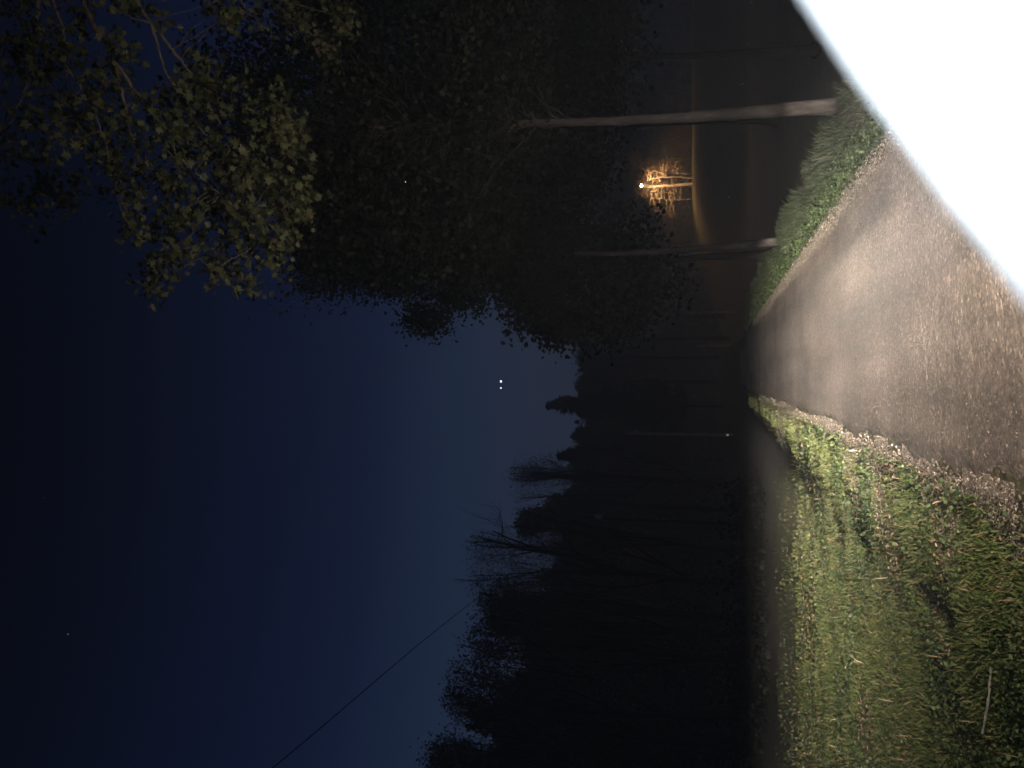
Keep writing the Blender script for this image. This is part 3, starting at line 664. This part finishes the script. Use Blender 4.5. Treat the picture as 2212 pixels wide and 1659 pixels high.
# ------------------------------------------------------------------ poles and the cable
def pole(py, pxt, d, label, group, arm=True, mark=False):
    p = at(pxt, py, d); b_ = Vector((p.x, p.y, float(ground(p.x, p.y))))
    root = empty('utility_pole', b_, label, 'utility pole', group)
    V, Fc = tubes([(np.array([b_, Vector((b_.x, b_.y, p.z))]), [.17, .12])], 8); mesh('shaft', V, Fc, MAT['shade_bark' if py == 1118 else 'pale_bark'], root, True)  # cable pole's shaft takes the darkened colour to stay out of sight
    if arm:
        c = Vector((b_.x, b_.y, p.z-1.3)); V, Fc = tubes([(np.array([c+Vector((.14, -.2, -.25)), c+Vector((.14, -.2, .25)), c+Vector((.14, -.2, .4))]), [.2, .2, .16])], 8)
        mesh('transformer', V, Fc, plain('zinc', (.35, .35, .34), .5, .4), root, True)
    if mark:
        V, Fc = ball(b_+Vector((0, -.22, .55)), .1, 6); mesh('reflector', V, Fc, plain('reflector', (.85, .85, .8), .2, 0, .45, (1, .93, .85)), root)  # reflector's shine is its own emission, in place of light thrown back
    return b_, p
gpole = 'utility poles along the far side of the field'
pole(936, 1350, 84, 'thin lit utility pole with a small reflector, standing alone beyond the field', gpole, True, True)
pole(676, 1490, 100, 'short pale post on the far edge of the field, nearer the road', gpole, False)
pole(747, 1502, 110, 'short dim post straight down the road on the far edge of the field', gpole, False)
b_, p = pole(1118, 1265, 70, 'utility pole hidden in the trees that carries the overhead cable', gpole, True)
c0 = p
c1 = at(1005, 1312, 36); c2 = at(600, 1650, 20.7); c3 = c2+(c2-c1)*1.6
V, Fc = tubes([(smooth_line([c0, c1, c2, c3], 60), np.full(60, .016))], 6)
tag(mesh('overhead_cable', V, Fc, plain('cable_black', (.02, .02, .02), .6), smooth=True), 'thin black cable slanting across the sky above the left trees', 'cable')

# ------------------------------------------------------------------ planets and far lights
def glow(name, label, cat, px_, py_, d_, r_, col, e, group):
    c = at(px_, py_, d_); o_ = empty(name, c, label, cat, group) if False else None
    V, Fq = ball(c, r_, 6); return tag(mesh(name, V, Fq, plain(name+'_glow', col, .5, 0, e, col)), label, cat, group)
gs = 'stars in the night sky'
for px_, py_, r_, e, lb in ((1082, 824, 4.4, 5, 'brighter of the two bright close-set stars above the tree line'), (1082, 838, 3.0, 4, 'fainter of the two bright close-set stars above the tree line'),
                            (147, 1370, 1.9, .5, 'faint lone star high on the left'), (96, 1076, 1.6, .35, 'very faint star at the top of the sky'), ):
    glow('star', lb, 'star', px_, py_, 4200, r_, (.95, .97, 1), e, gs)
gf = 'far white lights between the right-hand trees'
for px_, py_, d_, lb in ((1575, 426, 62, 'tiny white light low between the two lit trunks'), (1600, 183, 62, 'brighter of a pair of tiny lights right of the nearest trunk'), (1605, 181, 62, 'dimmer of a pair of tiny lights right of the nearest trunk'),
                         (1616, 95, 62, 'single tiny white light near the right edge'), (1624, 5, 62, 'tiny pinkish light at the right edge of the view'), (876, 393, 80, 'tiny light showing through the crown of the roadside trees')):
    glow('far_light', lb, 'light', px_, py_, 9.5 if px_ == 876 else d_*.4, .006 if px_ == 876 else .011, (1, .93, .85), 1.2, gf)

# ------------------------------------------------------------------ the white car (pickup) beside the camera
root = empty('parked_car', (1.45, -.6, 0), 'white car on the road, its blurred blown-out door mirror filling the lower right corner', 'car')
white = plain('white_paint', (.6, .6, .6), .4); white.node_tree.nodes['Principled BSDF'].inputs['Coat Weight'].default_value = .6
blk = plain('black_trim', (.02, .02, .02), .6); glass = plain('dark_glass', (.02, .025, .03), .08)
def loft(secs):
    """secs: list of equal-length rings along Y"""
    n = len(secs[0]); V = np.concatenate([np.array(s, float) for s in secs]); Fq = []
    for i in range(len(secs)-1):
        for j in range(n): Fq.append((i*n+j, i*n+(j+1) % n, (i+1)*n+(j+1) % n, (i+1)*n+j))
    Fq.append(tuple(range(n))[::-1]); Fq.append(tuple((len(secs)-1)*n+j for j in range(n)))
    return V, Fq
def ring(y, hw, z0, z1, ins=.08, rnd=.12):
    cx = 1.45
    return [(cx-hw+ins, y, z0), (cx-hw, y, z0+rnd), (cx-hw, y, z1-rnd), (cx-hw+rnd*.5, y, z1-rnd*.3), (cx-hw+rnd*1.3, y, z1),
            (cx+hw-rnd*1.3, y, z1), (cx+hw-rnd*.5, y, z1-rnd*.3), (cx+hw, y, z1-rnd), (cx+hw, y, z0+rnd), (cx+hw-ins, y, z0)]
V, Fq = loft([ring(-3.2, .86, .45, 1.0), ring(-3.0, .91, .36, 1.06), ring(-1.4, .93, .32, 1.10), ring(.75, .93, .32, 1.10), ring(1.0, .93, .32, 1.10),
              ring(1.9, .91, .33, 1.04), ring(2.3, .88, .36, .98), ring(2.42, .80, .42, .90)])
mesh('body', V, Fq, white, root)
V, Fq = loft([ring(-2.7, .72, 1.07, 1.12, .01, .02), ring(-2.1, .70, 1.07, 1.62, .01, .08), ring(-1.0, .70, 1.07, 1.70, .01, .1), ring(-.25, .70, 1.07, 1.66, .01, .1), ring(.80, .74, 1.07, 1.12, .01, .02)])
cb = mesh('cabin', V, Fq, glass, root)
for s_ in (-1, 1):
    cx = 1.45+s_*.72
    V, Fc = tubes([(smooth_line([(cx+s_*.06, .86, 1.09), (cx, -.2, 1.64), (cx-s_*.02, -1.0, 1.71), (cx, -2.1, 1.62), (cx+s_*.03, -2.75, 1.09)], 30), np.full(30, .035))], 8)
    mesh('roof_pillar', V, Fc, white, root, True)
    for yy in (1.45, -1.95):
        c = np.array([1.45+s_*.80, yy, .33]); wv = np.array([s_*.11, 0, 0])
        V, Fc = tubes([(np.array([c-wv, c-wv*.98, c, c+wv*.98, c+wv]), [.24, .32, .33, .32, .24])], 28); wh = mesh('wheel', V, Fc, blk, root, True)
        V, Fc = tubes([(np.array([c-wv*.7, c+wv*.75, c+wv*.9]), [.2, .21, .05])], 20); mesh('rim', V, Fc, plain('alloy', (.5, .5, .5), .3, .9), wh, True)
    V, Fq = ball((1.45+s_*.68, 2.37, .80), .13, 8, (1.2, .5, .65)); mesh('headlight', V, Fq, plain('headlight_lens', (.9, .9, .85), .1, 0, 12, (1, .9, .75)), root, True)
V, Fq = loft([ring(2.36, .5, .55, .85, .02, .05), ring(2.455, .48, .57, .83, .02, .05)]); mesh('grille', V, Fq, blk, root)
# roof skin
V, Fq = loft([ring(-2.0, .66, 1.62, 1.655, .01, .015), ring(-1.0, .68, 1.69, 1.73, .01, .015), ring(-.3, .66, 1.65, 1.685, .01, .015)]); mesh('roof', V, Fq, white, root)
# door mirror: outline drawn in the plane across the view, its upper outer edge slanting
def mp_(x_, y_, d_): return np.array(CAM+fw*d_+rt*x_+up*y_)
D0 = .130; s0_ = D0
line = lambda s: (np.array([.3183, -.5235])+np.array([.806, .5916])*s)*D0    # point on the slanting edge
o1 = [line(-.52), line(-.34)+[-.0005, .0005], line(-.1)+[-.0012, .0012], line(.12)+[-.0012, .0012], line(.4), line(.75), np.array([.165, .008]), np.array([.235, .022]), np.array([.285, .005]), np.array([.30, -.05]),
      np.array([.295, -.20]), np.array([.26, -.26]), np.array([.16, -.285]), np.array([.04, -.275]), np.array([-.015, -.235]), np.array([-.032, -.18]), np.array([-.030, -.145])]
o1 = [tuple(q) for q in o1]; cen = np.mean(np.array(o1), 0); nrm = np.array([.6216, -.783])
def ringm(scale, d_, sh): return [mp_(*(cen+(np.array(q)-cen)*scale+nrm*sh), d_) for q in o1]
rings = [ringm(.90, .127, .010), ringm(.97, .127, .004), ringm(1.0, .130, 0), ringm(1.0, .134, .003), ringm(.97, .16, .022), ringm(.90, .19, .045), ringm(.75, .215, .065), ringm(.4, .225, .075)]
V, Fq = loft(rings); n_ = len(o1)
mir = mesh('side_mirror', V, Fq, white, root, True)
V = np.array([mp_(*(cen+(np.array(q)-cen)*.80+nrm*.012), .1255) for q in o1]+[mp_(*(cen+(np.array(q)-cen)*.80+nrm*.012), .129) for q in o1])
Fq = [tuple(range(n_)), tuple(range(n_, 2*n_))[::-1]]+[(i, n_+i, n_+(i+1) % n_, (i+1) % n_) for i in range(n_)]
mesh('mirror_glass', V, Fq, plain('mirror_back', (.7, .7, .72), .25), mir)
V, Fc = tubes([(smooth_line([mp_(.24, -.24, .20), mp_(.30, -.30, .28), (.62, .42, 1.12)], 10), np.linspace(.03, .04, 10))], 8); mesh('mirror_arm', V, Fc, blk, mir, True)

# ------------------------------------------------------------------ thin night haze, added to stand in for a lens veil too
m, t, b = newmat('veil_mist'); t.nodes.remove(b)
pv = t.nodes.new('ShaderNodeVolumePrincipled'); pv.inputs['Density'].default_value = HAZE = .0036
pv.inputs['Color'].default_value = (.85, .92, 1, 1); pv.inputs['Anisotropy'].default_value = .2
t.links.new(pv.outputs[0], t.nodes['Material Output'].inputs['Volume'])
V = np.array([(x_, y_, z_) for x_ in (-150, 150) for y_ in (-40, 220) for z_ in (-5, 40)], float)
if HAZE: tag(mesh('haze', V, [(0, 1, 3, 2), (4, 6, 7, 5), (0, 4, 5, 1), (2, 3, 7, 6), (0, 2, 6, 4), (1, 5, 7, 3)], m), 'thin night haze, added to stand in for a lens veil too', kind='stuff')
